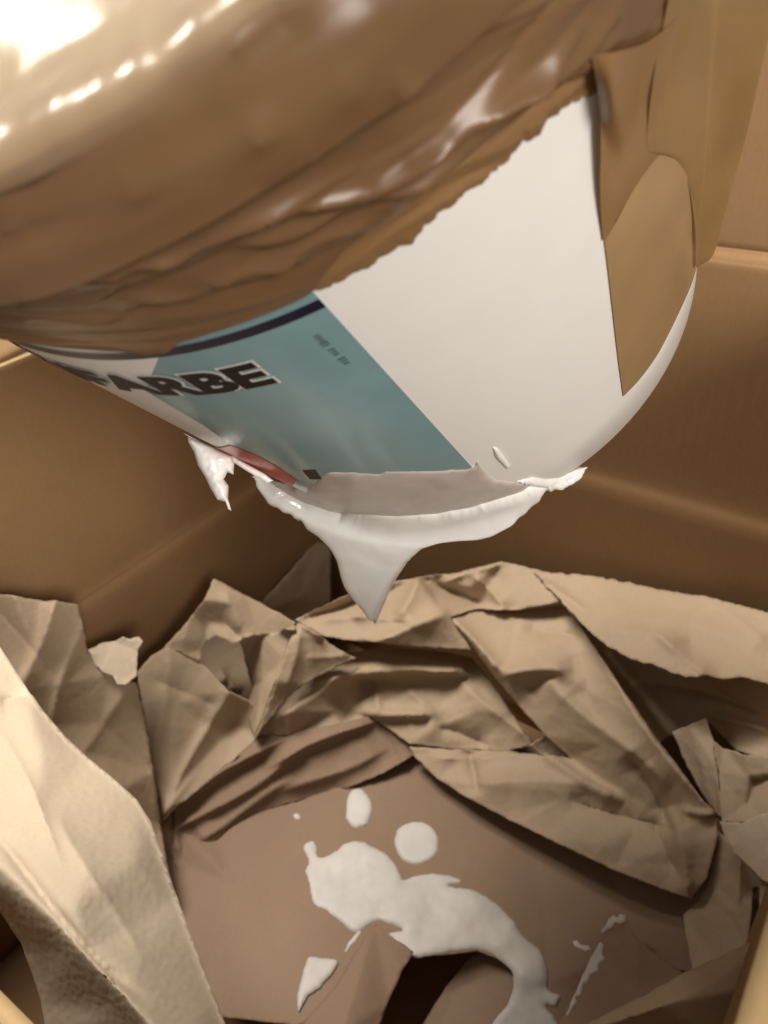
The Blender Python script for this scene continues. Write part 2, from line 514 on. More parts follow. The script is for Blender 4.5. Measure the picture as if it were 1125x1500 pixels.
# lid
rows = [(.0005, .247), (.06, .247), (.108, .247), (.116, .248), (.120, .252), (.130, .2535), (.1355, .2515), (.1365, .248), (.1365, .2445)]
vs = []; fs = []
for r, h in rows:
    for i in range(nt):
        a = 2 * math.pi * i / nt
        vs.append(BC - BA * h + (math.cos(a) * BU + math.sin(a) * BV) * r)
for k in range(len(rows) - 1):
    for i in range(nt):
        fs.append((k * nt + i, (k + 1) * nt + i, (k + 1) * nt + (i + 1) % nt, k * nt + (i + 1) % nt))
link("lid", vs, fs, WHITE, bucket)

def on_cone(name, poly_px, off, mat, parent=bucket, step=.004, smooth_outline=False, thick=0.0, fn=None):
    """a thin printed or glued piece lying on the bucket side; outline given by where its corners are seen"""
    pl = [sh(*p) for p in poly_px] if not fn else poly_px
    flat = [np.array([th * BR, h]) for th, h in pl]
    if smooth_outline: flat = catmull(flat, 4)
    q, tris, bd = tri_mesh(flat, step, 3)
    V = np.array([cone(x / BR, y, off) for x, y in q])
    N = vnormals(V, tris); c = V.mean(0)
    if ((V - (BC - BA * .1)) * N).sum() < 0: tris = [(a, cc, b) for a, b, cc in tris]
    return link(name, V, tris, mat, parent)

def sub(o, parent):
    o.parent = parent; return o

# label: white sheet, teal panel, navy stripe, red patch, lettering
S = lambda px, py: sh(px, py)
hs = np.mean([S(330, 491)[1], S(400, 474)[1], S(462, 449)[1]])      # stripe height on the bucket
th_e = np.mean([S(462, 436)[0], S(695, 684)[0], S(580, 560)[0]])     # right edge of the label
th_l = th_e - 1.75 if S(240, 520)[0] < th_e else th_e + 1.75
sgn = 1 if th_l < th_e else -1
def lab_poly(t0, t1, h0, h1, n=24):
    a = [(t0 + (t1 - t0) * i / n, h0) for i in range(n + 1)]
    return a + [(t1 - (t1 - t0) * i / n, h1) for i in range(n + 1)]
label = on_cone("label", lab_poly(th_l, th_e, .010, .226), .00025, LABEL_WHITE, fn=True, step=.006)
tl = [S(240, 503), S(228, 535), S(213, 570), S(300, 622), S(345, 655), S(395, 693), (S(395, 693)[0] + sgn * .05, .0105), (th_e, .0105), (th_e, .225), (S(240, 503)[0], .225)]
teal = on_cone("panel_print", tl, .00042, TEAL, parent=label, fn=True, step=.006)
st = on_cone("stripe_print", lab_poly(th_e - sgn * .0, S(240, 505)[0] - sgn * .9, hs - .0016, hs + .0020), .00060, NAVY, parent=label, fn=True, step=.004)
red = on_cone("red_print", [(312, 656), (338, 650), (372, 663), (404, 680), (436, 702), (425, 713), (385, 703), (350, 685)], .00058, RED, parent=label, step=.003)
blk = on_cone("black_print", [(443, 687), (462, 686), (472, 700), (455, 700)], .00060, BLACK, parent=label, step=.003)
rng = random.Random(4)
vs = []; fs = []
for k in range(13):
    t = k / 12.0
    if k in (5, 9): continue
    px, py = 463 + 44 * t, 489 + 40 * t
    a, b = sh(px, py)
    w, hh = rng.uniform(.0006, .0010), rng.uniform(.0005, .0008)
    i = len(vs)
    for dx, dy in ((-w, -hh * .5), (w, -hh * .5), (w, hh * .5), (-w, hh * .5)):
        vs.append(cone(a + dx / BR, b + dy, .0006))
    fs.append((i, i + 1, i + 2, i + 3))
link("small_print", vs, fs, PRINT_GREY, label)

def text_shape(txt, grow):
    cu = bpy.data.curves.new("lettering", 'FONT'); cu.body = txt; cu.size = 1; cu.offset = grow; cu.space_character = 1.02
    cu.resolution_u = 4
    o = bpy.data.objects.new("lettering", cu); COL.objects.link(o)
    dg = bpy.context.evaluated_depsgraph_get(); dg.update()
    me = bpy.data.meshes.new_from_object(o.evaluated_get(dg))
    bm = bmesh.new(); bm.from_mesh(me)
    bmesh.ops.triangulate(bm, faces=bm.faces)
    bmesh.ops.subdivide_edges(bm, edges=[e for e in bm.edges if e.calc_length() > .12], cuts=3, use_grid_fill=False)
    bmesh.ops.triangulate(bm, faces=bm.faces)
    v = np.array([tuple(x.co) for x in bm.verts]); f = [tuple(y.index for y in x.verts) for x in bm.faces]
    bm.free(); bpy.data.objects.remove(o); bpy.data.meshes.remove(me); bpy.data.curves.remove(cu)
    return v, f
TXT = "ENFARBE"
def lettering(name, grow, off, mat):
    v, f = text_shape(TXT, grow)
    bl = S(405, 556); tr = S(372, 526); n0 = S(118, 512)
    W = text_W
    # the word runs from the left foot of its A to the right end of its E as seen
    h0, h1 = bl[1], tr[1]; hh = h1 - h0
    xs = (bl[0] - S(158, 548)[0]) / (text_F[1] - text_F[0]) * .98
    V = [cone(bl[0] + (x - text_F[1]) * xs * (1 + .045 * (text_F[1] - x)), h0 + (y - text_bot) / (text_cap - text_bot) * hh, off) for x, y, _ in v]
    return link(name, V, f, mat, label, smooth=False)
v, f = text_shape(TXT, 0.03)
text_cap = v[:, 1].max(); text_bot = v[:, 1].min(); text_W = (v[:, 0].min(), v[:, 0].max())
v2_, _ = text_shape("ENF", 0.03)
text_F = (v2_[:, 0].max() + .02, v[:, 0].max())
print("RDG", [(sh(*a), sh(*b)) for a, b in (((100, 292), (560, 185)), ((560, 185), (800, 20)), ((300, 370), (520, 275)), ((0, 232), (400, 72)))], TH_MID, sgn)
print('LETTER', text_cap, text_W, text_F, S(405, 556), S(372, 526), S(180, 552), 'hs', hs, 'th_e', th_e, th_l)
lettering("lettering_outline", .085, .00062, LABEL_WHITE)
lettering("lettering", .052, .00085, BLACK)

# ---- tape: two crinkled wraps round the upper half and over the lid
def interp_edge(pts):
    c = sorted([p if abs(p[0]) < 9 and abs(p[1]) < 1 else sh(*p) for p in pts]); xs = np.array([a for a, b in c]); ys = np.array([b for a, b in c])
    return lambda th: float(np.interp(th, xs, ys))
def ridge_off(th, h, ridges):
    o = 0.0
    for (ax, ay), (bx, by), amp, w in ridges:
        t = (th - ax) / (bx - ax)
        if t < -.15 or t > 1.15: continue
        y = ay + (by - ay) * t + .0015 * math.sin(t * 9 + ax * 5)
        d = h - y
        fade = min(1, (t + .15) / .25, (1.15 - t) / .25)
        o += amp * fade * (math.exp(-abs(d) / w) if d > 0 else math.exp(-(d / (w * .5)) ** 2))
    return o
def tape(name, edge_pts, base, mat, ridges, seed, lid=True, crin=.0015, th0=None, th1=None, ragged=0.0, nsk=46):
    he = interp_edge(edge_pts)
    if th0 is None:
        ths = [sh(*p)[0] for p in edge_pts]; a0, a1 = min(ths), max(ths)
    else: a0, a1 = th0, th1
    nx, ny = 300, 90
    vs = []; fs = []
    rg = np.random.default_rng(seed)
    SK = []
    for _ in range(nsk):
        SK.append((rg.uniform(a0, a1), rg.uniform(.186, .240), rg.normal(-.020 * sgn, .022), rg.uniform(.15, .6), crin * rg.uniform(.25, 1.4) * rg.choice([-.6, 1]), rg.uniform(.0006, .0026)))
    def streaks(th, h):
        o = 0.0
        for (tc, hc, sl, L, am, w) in SK:
            u = (th - tc) / L
            if abs(u) > 1.6: continue
            d = h - hc - sl * (th - tc) - .0015 * math.sin(u * 4 + tc * 9)
            if abs(d) > w * 6: continue
            o += am * math.exp(-u * u * 1.6) * math.exp(-abs(d) / w)
        return o
    R1 = .139
    for j in range(nx + 1):
        th = a0 + (a1 - a0) * j / nx
        rad = math.cos(th) * BU + math.sin(th) * BV
        h0 = he(th) + ragged * noise.noise(Vector((th * 38, seed, 0))) + ragged * .6 * noise.noise(Vector((th * 90, seed, 3)))
        for i in range(ny + 1):
            t = i / ny
            tt = .62 if lid else 1.0
            if t <= tt:
                h = h0 + (.2385 - h0) * (1 - (1 - t / tt) ** 1.35)
                k = max(0, (h - .2285) / .0095) ** 2
                r = BR + TAPER * h + (.139 - BR - TAPER * .238 + .0015) * min(1, k)
                n1 = noise.noise(Vector((th * 2.2 + seed, h * 30, seed)))
                cr = crin * .45 * n1 + streaks(th, h)
                up = min(1, t / .06)
                n = rad
                p = BC - BA * h + rad * (r + base + (cr + crin + ridge_off(th, h, ridges)) * (.25 + .75 * up))
            else:
                s = (t - tt) / (1 - tt)
                if s < .3:
                    a = s / .3 * math.pi / 2
                    r = .1290 + .0115 * math.cos(a) + base + streaks(th, .186 + .055 * (s / .3)) * 3.0 * min(1, s * 8) + .0007 * noise.noise(Vector((th * 2.6, s * 4 + th * 3, seed))) + .0022 * math.exp(-abs(s - .15 - .10 * math.sin(th * 2.3)) / .018) * (.6 + .5 * noise.noise(Vector((th * 5, 0, 2)))); h = .2395 + .0155 * math.sin(a)
                else:
                    u = (s - .3) / .7
                    r = .1290 - .085 * u; h = .255 - .004 * min(1, u * 6)
                wv = .0007 * noise.noise(Vector((th * 3, r * 22, seed + 9))) + .0004 * noise.noise(Vector((th * 9, r * 45, seed + 2)))
                wv += math.exp(-((r - .128) / .010) ** 2) * (.0009 * noise.noise(Vector((th * 16, 1.5, seed))) + .0005 * noise.noise(Vector((th * 34, 4.5, seed))))
                p = BC - BA * (h + base + wv * min(1, s * 2)) + rad * (r + crin * .8)
            vs.append(p)
    for j in range(nx):
        for i in range(ny):
            a = j * (ny + 1) + i
            fs.append((a, a + ny + 1, a + ny + 2, a + 1))
    o = link(name, vs, fs, mat, bucket)
    at = o.data.attributes.new("cover", 'FLOAT', 'POINT')
    tt = .62 if lid else 1.0
    at.data.foreach_set('value', [min(1, max(0, ((k % (ny + 1)) / ny - .62 - .38 * .17) / (.38 * .20))) if lid else 0.0 for k in range(len(vs))])
    return o
OUTER = [(0, 479), (60, 490), (130, 497), (180, 500), (215, 506), (245, 503), (265, 487), (330, 468), (430, 428), (452, 416), (468, 392), (500, 352), (540, 322), (590, 288), (640, 248), (700, 198), (760, 150), (820, 108), (880, 92), (940, 80), (985, 20)]
INNER = [(430, 436), (470, 419), (520, 396), (560, 373), (600, 351), (622, 326), (636, 318), (652, 300), (690, 272), (706, 262), (740, 233), (757, 214), (775, 196), (790, 190), (806, 168), (840, 143), (880, 132), (930, 116), (985, 60)]
def rdg(p0, p1, amp, w):
    a, b = sh(*p0), sh(*p1)
    a, b = [(t, .19 + (h - .19) * .82) for t, h in (a, b)]
    if a[0] > b[0]: a, b = b, a
    return (a, b, amp, w)
RIDGES = [rdg((60, 300), (560, 185), 0.0034, 0.0034), rdg((540, 190), (800, 20), 0.0029, 0.0034), rdg((0, 400), (260, 300), 0.0018, 0.0028),
          rdg((180, 400), (420, 330), 0.0014, 0.0024), rdg((300, 370), (560, 265), 0.0015, 0.0024), rdg((30, 430), (250, 400), 0.0008, 0.0016),
          rdg((320, 300), (660, 190), 0.0017, 0.0026), rdg((600, 150), (860, 10), 0.0024, 0.0032), rdg((380, 90), (430, 160), 0.0011, 0.0016),
          rdg((560, 240), (860, 60), 0.0017, 0.0028), rdg((0, 330), (200, 285), 0.0017, 0.0028)]
th_a, th_b = min(sh(*p)[0] for p in OUTER), max(sh(*p)[0] for p in OUTER)
tape("tape_wrap", OUTER, .0022, TAPE, RIDGES, 3, True, .0013, th_a - .5, th_b + .3)
tape("tape_wrap", INNER, .0006, TAPE_THIN, [], 8, False, .0007, None, None, .0022)

# ---- tape strip stuck down the right side, its loose upper film
_lo = catmull([(912, 580), (935, 556), (960, 522), (980, 485), (1000, 443), (1012, 415), (1019, 392)], 4, closed=False)
_up = catmull([(1020, 330), (1014, 285), (998, 246), (970, 223), (945, 246), (920, 288), (900, 325), (884, 352)], 5, closed=False)
on_cone("tape_strip", [tuple(p) for p in _lo] + [tuple(p) for p in _up] + [(890, 400), (898, 470), (905, 530)], .0004, TAPE_STUCK, step=.004)

def film_patch(name, rows, mat, parent, nu=40, nv=30, amp=.0015, seed=0):
    """a loose sheet through rows of points (px, py, depth): smooth in both directions"""
    G = np.array([[at_d(*p) for p in r] for r in rows])
    a = np.array([np.array(catmull(list(r), 10, closed=False)) for r in G])
    b = np.array([np.array(catmull(list(a[:, j]), 10, closed=False)) for j in range(a.shape[1])])
    b = b.transpose(1, 0, 2)
    n, m = b.shape[:2]
    vs = []; fs = []
    for i in range(n):
        for j in range(m):
            p = b[i, j]
            w = amp * noise.noise(Vector(p * 45) + Vector((seed, 0, 0)))
            vs.append(p + (CAM - p) / np.linalg.norm(CAM - p) * w)
    for i in range(n - 1):
        for j in range(m - 1):
            k = i * m + j
            fs.append((k, k + 1, k + m + 1, k + m))
    return link(name, vs, fs, mat, parent)
def dep(px, py):
    th, h = sh(px, py); return float(M[:, 2] @ (cone(th, h) - CAM))
def dg(px, py, gap): return (px, py, dep(px, py) - gap)
for q_ in [(868, 90), (900, 150), (950, 150), (900, 280), (960, 230), (1000, 300), (1018, 380), (700, 60), (400, 60), (100, 200), (600, 20)]: print('dep', q_, dep(*q_))
film_patch("tape_film", [
    [dg(866, 80, .008), dg(905, 75, .010), dg(950, 60, .010), dg(1000, 20, .008)],
    [dg(878, 150, .005), dg(902, 150, .012), dg(936, 150, .004), dg(975, 110, .007)],
    [dg(880, 210, .0045), dg(900, 220, .004), dg(922, 228, .0035), dg(962, 170, .005)],
    [dg(879, 280, .003), dg(893, 285, .003), dg(912, 285, .0025), dg(962, 210, .003)],
    [dg(883, 353, .0012), dg(893, 342, .0012), dg(912, 305, .0011), dg(970, 222, .0011)]], TAPE_THIN, bucket, amp=.0006, seed=2)
def de(px, py, gap): return (px, py, dep(min(px, 1012), py) - gap)
film_patch("tape_film", [
    [de(985, -30, .010), de(1040, -40, .004), de(1090, -50, -.004), de(1160, -60, -.010)],
    [de(958, 110, .006), de(1010, 105, .004), de(1065, 95, -.006), de(1120, 80, -.012)],
    [de(948, 215, .004), de(992, 212, .003), de(1045, 205, -.010), de(1093, 200, -.018)],
    [de(968, 224, .0012), de(1000, 245, .0012), de(1035, 280, -.010), de(1068, 290, -.02)],
    [de(1000, 246, .0010), de(1014, 290, .0010), de(1030, 345, -.010), de(1046, 371, -.02)],
    [de(1016, 300, .0010), de(1019, 350, .0006), de(1020, 390, -.002), de(1026, 388, -.012)]], FILM, bucket, amp=.0010, seed=6)

# ---- paint: the coat on the lower edge with the hanging curtain and long drip
GR = np.array([0, 0, -1.0])
def drop_pt(th, s, off):
    """s < 0: up the bucket side; s > 0: hanging straight down below the bottom edge"""
    rad = math.cos(th) * BU + math.sin(th) * BV
    n = rad + TAPER * BA; n = n / np.linalg.norm(n)
    hz = n - GR * (n @ GR); hz = hz / np.linalg.norm(hz)
    k = min(1, max(0, (s + .004) / .016)); k = k * k * (3 - 2 * k)
    nn = n * (1 - k) + hz * k; nn = nn / np.linalg.norm(nn)
    base = cone(th, max(0, -s)) + GR * max(0, s)
    return base + nn * off
RIM_T = np.linspace(TH_MID - 1.9, TH_MID + 1.9, 400)
RIM_P = np.array([to_px(cone(t, 0)) for t in RIM_T])
_i0, _i1 = sorted((int(RIM_P[:, 0].argmin()), int(RIM_P[:, 0].argmax())))
_o = np.argsort(RIM_P[_i0:_i1 + 1, 0])
RX, RY, RT = RIM_P[_i0:_i1 + 1, 0][_o], RIM_P[_i0:_i1 + 1, 1][_o], RIM_T[_i0:_i1 + 1][_o]
print('RIM', RX.min(), RX.max(), np.interp([350, 380, 420, 480, 560, 640, 720, 800, 860], RX, RY))
def pix2drop(px, py):
    ry = np.interp(px, RX, RY)
    if py < ry:
        th, h = sh(px, py); return th, -h
    x = np.array([np.interp(px, RX, RT), max(.0, (py - ry)) * .0004])
    for _ in range(25):
        p = to_px(drop_pt(x[0], x[1], 0)); r = p - np.array([px, py])
        J = np.stack([(to_px(drop_pt(x[0] + 1e-4, x[1], 0)) - p) / 1e-4, (to_px(drop_pt(x[0], x[1] + 1e-5, 0)) - p) / 1e-5], 1)
        dx = np.linalg.solve(J + 1e-9 * np.eye(2), r)
        dx[0] = np.clip(dx[0], -.05, .05); dx[1] = np.clip(dx[1], -.01, .01)
        x = x - dx * .8
        x[0] = np.clip(x[0], min(RT), max(RT)); x[1] = np.clip(x[1], 0.0, .10)
    return float(x[0]), float(x[1])
def paint_body(name, outline, T, D, seed, step=3.5, film_T=.0007, rough=.0003, mat=PAINT, holes=()):
    q, tris, bd = tri_mesh(outline, step, seed)
    d = edge_dist(bd, q)
    fr = []; bk = []
    for (px, py), dd in zip(q, d):
        th, s = pix2drop(px, py)
        k = min(1, max(0, (s + .0060) / .0070)); k = k * k * (3 - 2 * k)
        Tm = film_T * (1 - k) + T * k; Dm = 9 * (1 - k) + D * k
        x = min(1, dd / Dm); t = Tm * math.sqrt(max(0, 1 - (1 - x) ** 2))
        t += rough * x * noise.fractal(Vector((px * .03, py * .05, seed)), 1.0, 2.0, 3)
        b = -.0004 if s < 0 else -.0004 - t * .8
        fr.append(drop_pt(th, s, t + .0003)); bk.append(drop_pt(th, s, min(b, t)))
    n = len(fr)
    cnt = set()
    for f in tris:
        for i in range(3): cnt.add((f[i], f[(i + 1) % 3]))
    faces = list(tris) + [(a + n, c + n, b + n) for a, b, c in tris]
    for (a, b) in cnt:
        if (b, a) not in cnt: faces.append((b, a, a + n, b + n))
    V = np.vstack([fr, bk]); fix = np.concatenate([d < step * .6, np.ones(n, bool)])
    for c in range(3): V[:, c] = relax(V[:, c], faces, 3, fix, .5)
    o = link(name, V, faces, mat, bucket)
    bm = bmesh.new(); bm.from_mesh(o.data); bmesh.ops.recalc_face_normals(bm, faces=bm.faces); bm.to_mesh(o.data); bm.free()
    return o
COAT = [(374, 691), (386, 700), (402, 710), (425, 724), (450, 736), (480, 745), (530, 751), (580, 752), (640, 749), (690, 739), (735, 725), (765, 716), (785, 709), (800, 706), (826, 699), (846, 689), (860, 684),
        (852, 694), (836, 704), (818, 712), (806, 714), (806, 720), (798, 715), (786, 728), (776, 733), (765, 742), (756, 747), (748, 758), (732, 768), (716, 779), (695, 784), (668, 783), (645, 786), (622, 798), (600, 818), (582, 845), (568, 872), (559, 893), (550, 914), (545, 905), (536, 890), (520, 870), (510, 855), (504, 838), (499, 815), (490, 798), (474, 782), (458, 772), (452, 760), (444, 762), (438, 752), (428, 752), (420, 744), (408, 742), (398, 728), (388, 717), (380, 706)]
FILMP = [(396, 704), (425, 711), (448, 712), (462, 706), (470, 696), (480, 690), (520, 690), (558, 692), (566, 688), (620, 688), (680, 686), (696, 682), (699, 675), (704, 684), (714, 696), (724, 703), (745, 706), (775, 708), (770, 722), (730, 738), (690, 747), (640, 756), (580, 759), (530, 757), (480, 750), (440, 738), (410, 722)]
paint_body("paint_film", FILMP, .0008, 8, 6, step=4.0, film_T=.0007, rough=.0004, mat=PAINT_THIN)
paint_body("paint_coat", COAT, .0080, 17, 5, step=3.0, film_T=.0035)
DRIP = [(275, 640), (300, 650), (325, 661), (340, 668), (343, 680), (342, 695), (333, 692), (328, 702), (335, 712), (334, 730), (339, 748), (334, 746), (330, 735), (318, 732), (308, 715), (300, 698), (290, 682), (284, 662), (276, 648)]
def hanging_body(name, outline, depth, T, D, seed, step, rough):
    q, tris, bd = tri_mesh(outline, step, seed)
    x = np.clip(edge_dist(bd, q) / D, 0, 1); t = T * np.sqrt(1 - (1 - x) ** 2)
    P = np.array([at_d(a, b, depth) for a, b in q])
    vd = (CAM - P) / np.linalg.norm(CAM - P, axis=1, keepdims=True)
    ns = np.array([noise.fractal(Vector((a * .06, b * .06, seed)), 1.0, 2.0, 3) for a, b in q]) * rough * x
    n = len(P); cnt = {(f[i], f[(i + 1) % 3]) for f in tris for i in range(3)}
    faces = list(tris) + [(a + n, c + n, b + n) for a, b, c in tris] + [(b, a, a + n, b + n) for a, b in cnt if (b, a) not in cnt]
    o = link(name, np.vstack([P + vd * (t + ns)[:, None], P - vd * (t * .8 + .0001)[:, None]]), faces, PAINT, bucket)
    bm = bmesh.new(); bm.from_mesh(o.data); bmesh.ops.recalc_face_normals(bm, faces=bm.faces); bm.to_mesh(o.data); bm.free()
    return o
SEAM = [(268, 634), (300, 650), (342, 668), (362, 680), (388, 694), (400, 704), (392, 708), (376, 699), (358, 688), (338, 675), (300, 655)]
print('DEP drip', dep(300, 652), dep(330, 664))
hanging_body("paint_drip", DRIP, dep(318, 661), .0045, 14, 9, 2.5, .0013)
hanging_body("paint_drip", SEAM, dep(335, 664) - .004, .0012, 4, 10, 2.5, .0012)
# scraped lumps of paint on the white side
paint_body("paint_smear", [(722, 655), (728, 656), (738, 668), (748, 684), (742, 686), (732, 675), (725, 668)], .002, 6, 12, step=2.0, film_T=.0014)
paint_body("paint_smear", [(757, 705), (780, 699), (800, 702), (820, 700), (845, 688), (857, 687), (845, 697), (815, 711), (805, 720), (798, 715), (775, 710)], .003, 8, 13, step=2.5, film_T=.0022, rough=.0009)
world_children(bucket)

# ------------------------------------------------------------------ crumpled packing paper (px, py, height in cm above the paper floor)
G = "crumpled kraft packing paper sheets"
def paper(label, *a, **k):
    o, H = sheet("packing_paper", *a, **k)
    tag(o, label, "packing paper", G)
    return H

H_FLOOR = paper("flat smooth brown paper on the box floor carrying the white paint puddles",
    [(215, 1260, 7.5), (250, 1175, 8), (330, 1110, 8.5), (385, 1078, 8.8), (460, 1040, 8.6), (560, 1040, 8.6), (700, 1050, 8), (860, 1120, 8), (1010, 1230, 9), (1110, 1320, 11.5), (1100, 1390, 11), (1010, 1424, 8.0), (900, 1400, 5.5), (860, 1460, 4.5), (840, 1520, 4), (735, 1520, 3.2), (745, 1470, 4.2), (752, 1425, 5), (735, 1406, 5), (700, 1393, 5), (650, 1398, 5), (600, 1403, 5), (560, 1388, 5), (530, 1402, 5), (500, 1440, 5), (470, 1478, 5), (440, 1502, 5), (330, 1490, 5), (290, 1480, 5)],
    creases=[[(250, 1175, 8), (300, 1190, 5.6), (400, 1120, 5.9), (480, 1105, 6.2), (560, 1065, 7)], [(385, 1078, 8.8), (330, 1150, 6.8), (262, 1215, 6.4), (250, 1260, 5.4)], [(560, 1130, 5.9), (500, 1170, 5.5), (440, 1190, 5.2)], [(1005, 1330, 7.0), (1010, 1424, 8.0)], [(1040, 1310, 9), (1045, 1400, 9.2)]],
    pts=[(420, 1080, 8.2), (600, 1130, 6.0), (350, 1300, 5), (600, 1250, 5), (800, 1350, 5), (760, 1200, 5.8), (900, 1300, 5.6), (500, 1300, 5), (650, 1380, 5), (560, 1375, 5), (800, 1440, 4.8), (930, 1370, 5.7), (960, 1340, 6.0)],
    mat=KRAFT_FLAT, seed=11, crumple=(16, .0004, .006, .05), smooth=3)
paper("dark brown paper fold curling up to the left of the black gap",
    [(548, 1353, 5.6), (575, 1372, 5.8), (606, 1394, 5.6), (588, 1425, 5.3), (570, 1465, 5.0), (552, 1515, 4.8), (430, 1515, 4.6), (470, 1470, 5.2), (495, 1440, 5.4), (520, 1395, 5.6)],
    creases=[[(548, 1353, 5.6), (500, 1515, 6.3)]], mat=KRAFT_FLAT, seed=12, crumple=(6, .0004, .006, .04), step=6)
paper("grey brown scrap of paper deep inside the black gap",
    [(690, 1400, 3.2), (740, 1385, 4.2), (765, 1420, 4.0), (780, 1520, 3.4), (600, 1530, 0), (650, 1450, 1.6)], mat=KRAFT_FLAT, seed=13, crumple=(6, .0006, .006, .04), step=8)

paper("shaded paper sheet leaning on the left wall with a torn pale tip",
    [(-30, 868, 30), (20, 872, 30), (60, 880, 28.5), (80, 880, 28.3), (113, 886, 26.8), (124, 925, 24.0), (128, 955, 22.0), (160, 985, 20.5), (200, 1000, 18.8), (213, 1060, 15.6), (225, 1130, 12.2), (236, 1205, 9.2), (250, 1290, 8.5), (200, 1300, 11), (100, 1200, 18.5), (-30, 1100, 26)],
    creases=[[(80, 880, 28.3), (55, 960, 25.2), (30, 1010, 25)], [(124, 925, 24.0), (95, 1000, 22.4), (75, 1060, 21)], [(200, 1000, 19.5), (150, 1060, 17.6), (120, 1100, 18)]],
    lines=[((80, 880), (35, 1000), .45, (24, 8)), ((122, 900), (75, 1065), .35, (16, 10)), ((200, 1000), (110, 1110), .3, (14, 22)), ((190, 1010), (235, 1200), .3, (12, 12))],
    seed=21, mat=KRAFT, crumple=(10, .0006, .008, .05), torn=1.0)
paper("small pale torn paper corner standing against the left wall",
    [(129, 952, 22.0), (150, 943, 22.0), (168, 940, 22.2), (180, 932, 22.6), (192, 936, 22.2), (204, 932, 22.0), (209, 940, 21.8), (202, 955, 21.2), (200, 990, 20.2), (185, 1002, 20.2), (172, 1002, 20.4), (164, 990, 20.8), (150, 984, 21.2), (140, 975, 21.5)],
    creases=[[(168, 940, 22.2), (164, 990, 20.8)]], seed=22, mat=KRAFT_PALE, crumple=(6, .0006, .005, .03), step=3)
paper("shadowed paper scrap standing in the back corner behind the drip",
    [(372, 892, 9.4), (420, 842, 11.2), (462, 792, 11.8), (486, 800, 10.4), (484, 880, 5), (440, 930, 3)],
    creases=[[(462, 792, 11.8), (436, 880, 7.6), (440, 930, 3)]], seed=23, mat=KRAFT, crumple=(8, .0006, .006, .04), step=6)
paper("shaded brown paper facet below the torn hole on the left",
    [(200, 985, 17.5), (222, 960, 18.0), (246, 947, 18.2), (275, 962, 16.8), (300, 975, 15.8), (335, 1012, 14), (372, 1030, 12.4), (380, 1078, 10.0), (330, 1125, 9.2), (262, 1180, 9.0), (236, 1205, 8.0), (225, 1130, 11.0), (213, 1060, 14)],
    creases=[[(246, 947, 18.2), (260, 1030, 14.2), (250, 1180, 9.4)], [(335, 1012, 14), (300, 1060, 11.8), (240, 1190, 9.2)], [(372, 1030, 12.4), (345, 1060, 9.8), (300, 1110, 9.8)]],
    lines=[((246, 950), (228, 1100), .3, (14, 12)), ((330, 1015), (245, 1190), .6, (18, 7)), ((225, 990), (320, 1040), -.25, (12, 12))],
    seed=24, mat=KRAFT, crumple=(12, .0006, .007, .04))
paper("dark paper scrap curling inside the torn hole left of the drip",
    [(280, 930, 12.0), (365, 925, 11.0), (385, 1000, 9.0), (372, 1060, 8.0), (345, 1050, 8.4), (305, 1015, 10.4), (275, 975, 12.0)],
    lines=[((300, 992), (330, 1000), 1.6, (7, 6)), ((318, 978), (350, 1012), 1.0, (6, 6)), ((335, 1005), (345, 1030), .8, (5, 8))],
    seed=25, mat=KRAFT, crumple=(8, .0007, .005, .03), step=3.5)
paper("lit upright paper panel with a square corner, left of the drip",
    [(240, 948, 18.4), (278, 906, 20.0), (298, 880, 21.0), (313, 848, 21.6), (360, 872, 20.0), (400, 893, 18.6), (433, 912, 17.4), (424, 924, 17.0), (405, 928, 17.2), (380, 930, 17.6), (356, 934, 18.0), (350, 941, 17.6), (340, 943, 17.4), (328, 936, 17.8), (316, 931, 18.0), (303, 938, 17.6), (296, 952, 17.0), (294, 968, 16.4), (268, 958, 17.4)],
    creases=[[(282, 902, 20.2), (300, 898, 19.2), (330, 912, 18.6), (356, 934, 18.0)]], pts=[(340, 885, 20.2), (270, 935, 18.8)],
    lines=[((296, 895), (356, 934), -.6, (14, 8)), ((330, 865), (345, 925), .3, (14, 14))], seed=45, mat=KRAFT, crumple=(8, .0005, .007, .04), step=4)
paper("shaded steep paper facet between the torn hole and the lit facet",
    [(350, 937, 17.0), (380, 928, 17.4), (408, 926, 17.6), (430, 914, 17.6), (438, 918, 17.4), (424, 940, 17.0), (416, 965, 16.2), (404, 1000, 15.0), (388, 1045, 12.8), (373, 1080, 11.4), (364, 1055, 10.6), (362, 1030, 10.8), (368, 1005, 11.6), (360, 975, 13.0), (356, 955, 14.6)],
    creases=[[(380, 928, 17.4), (384, 1000, 14.0), (373, 1080, 11.4)]], lines=[((408, 922), (436, 922), 1.0, (4, 5))], seed=46, mat=KRAFT, crumple=(7, .0006, .007, .04), step=4)
paper("lit paper facet running down to the left of the drip tip",
    [(436, 911, 17.6), (452, 918, 17.4), (472, 930, 16.8), (480, 941, 16.2), (506, 956, 15.2), (522, 964, 14.6), (480, 984, 14.2), (445, 1003, 14.0), (420, 1022, 13.4), (398, 1050, 12.4), (374, 1081, 11.5), (388, 1040, 13.2), (404, 998, 15.4), (416, 963, 16.6), (424, 938, 17.4)],
    lines=[((440, 920), (420, 1010), .4, (10, 16)), ((450, 965), (510, 958), .3, (10, 10)), ((440, 912), (470, 935), .7, (4, 6))], seed=47, mat=KRAFT, crumple=(8, .0006, .007, .04), step=4)
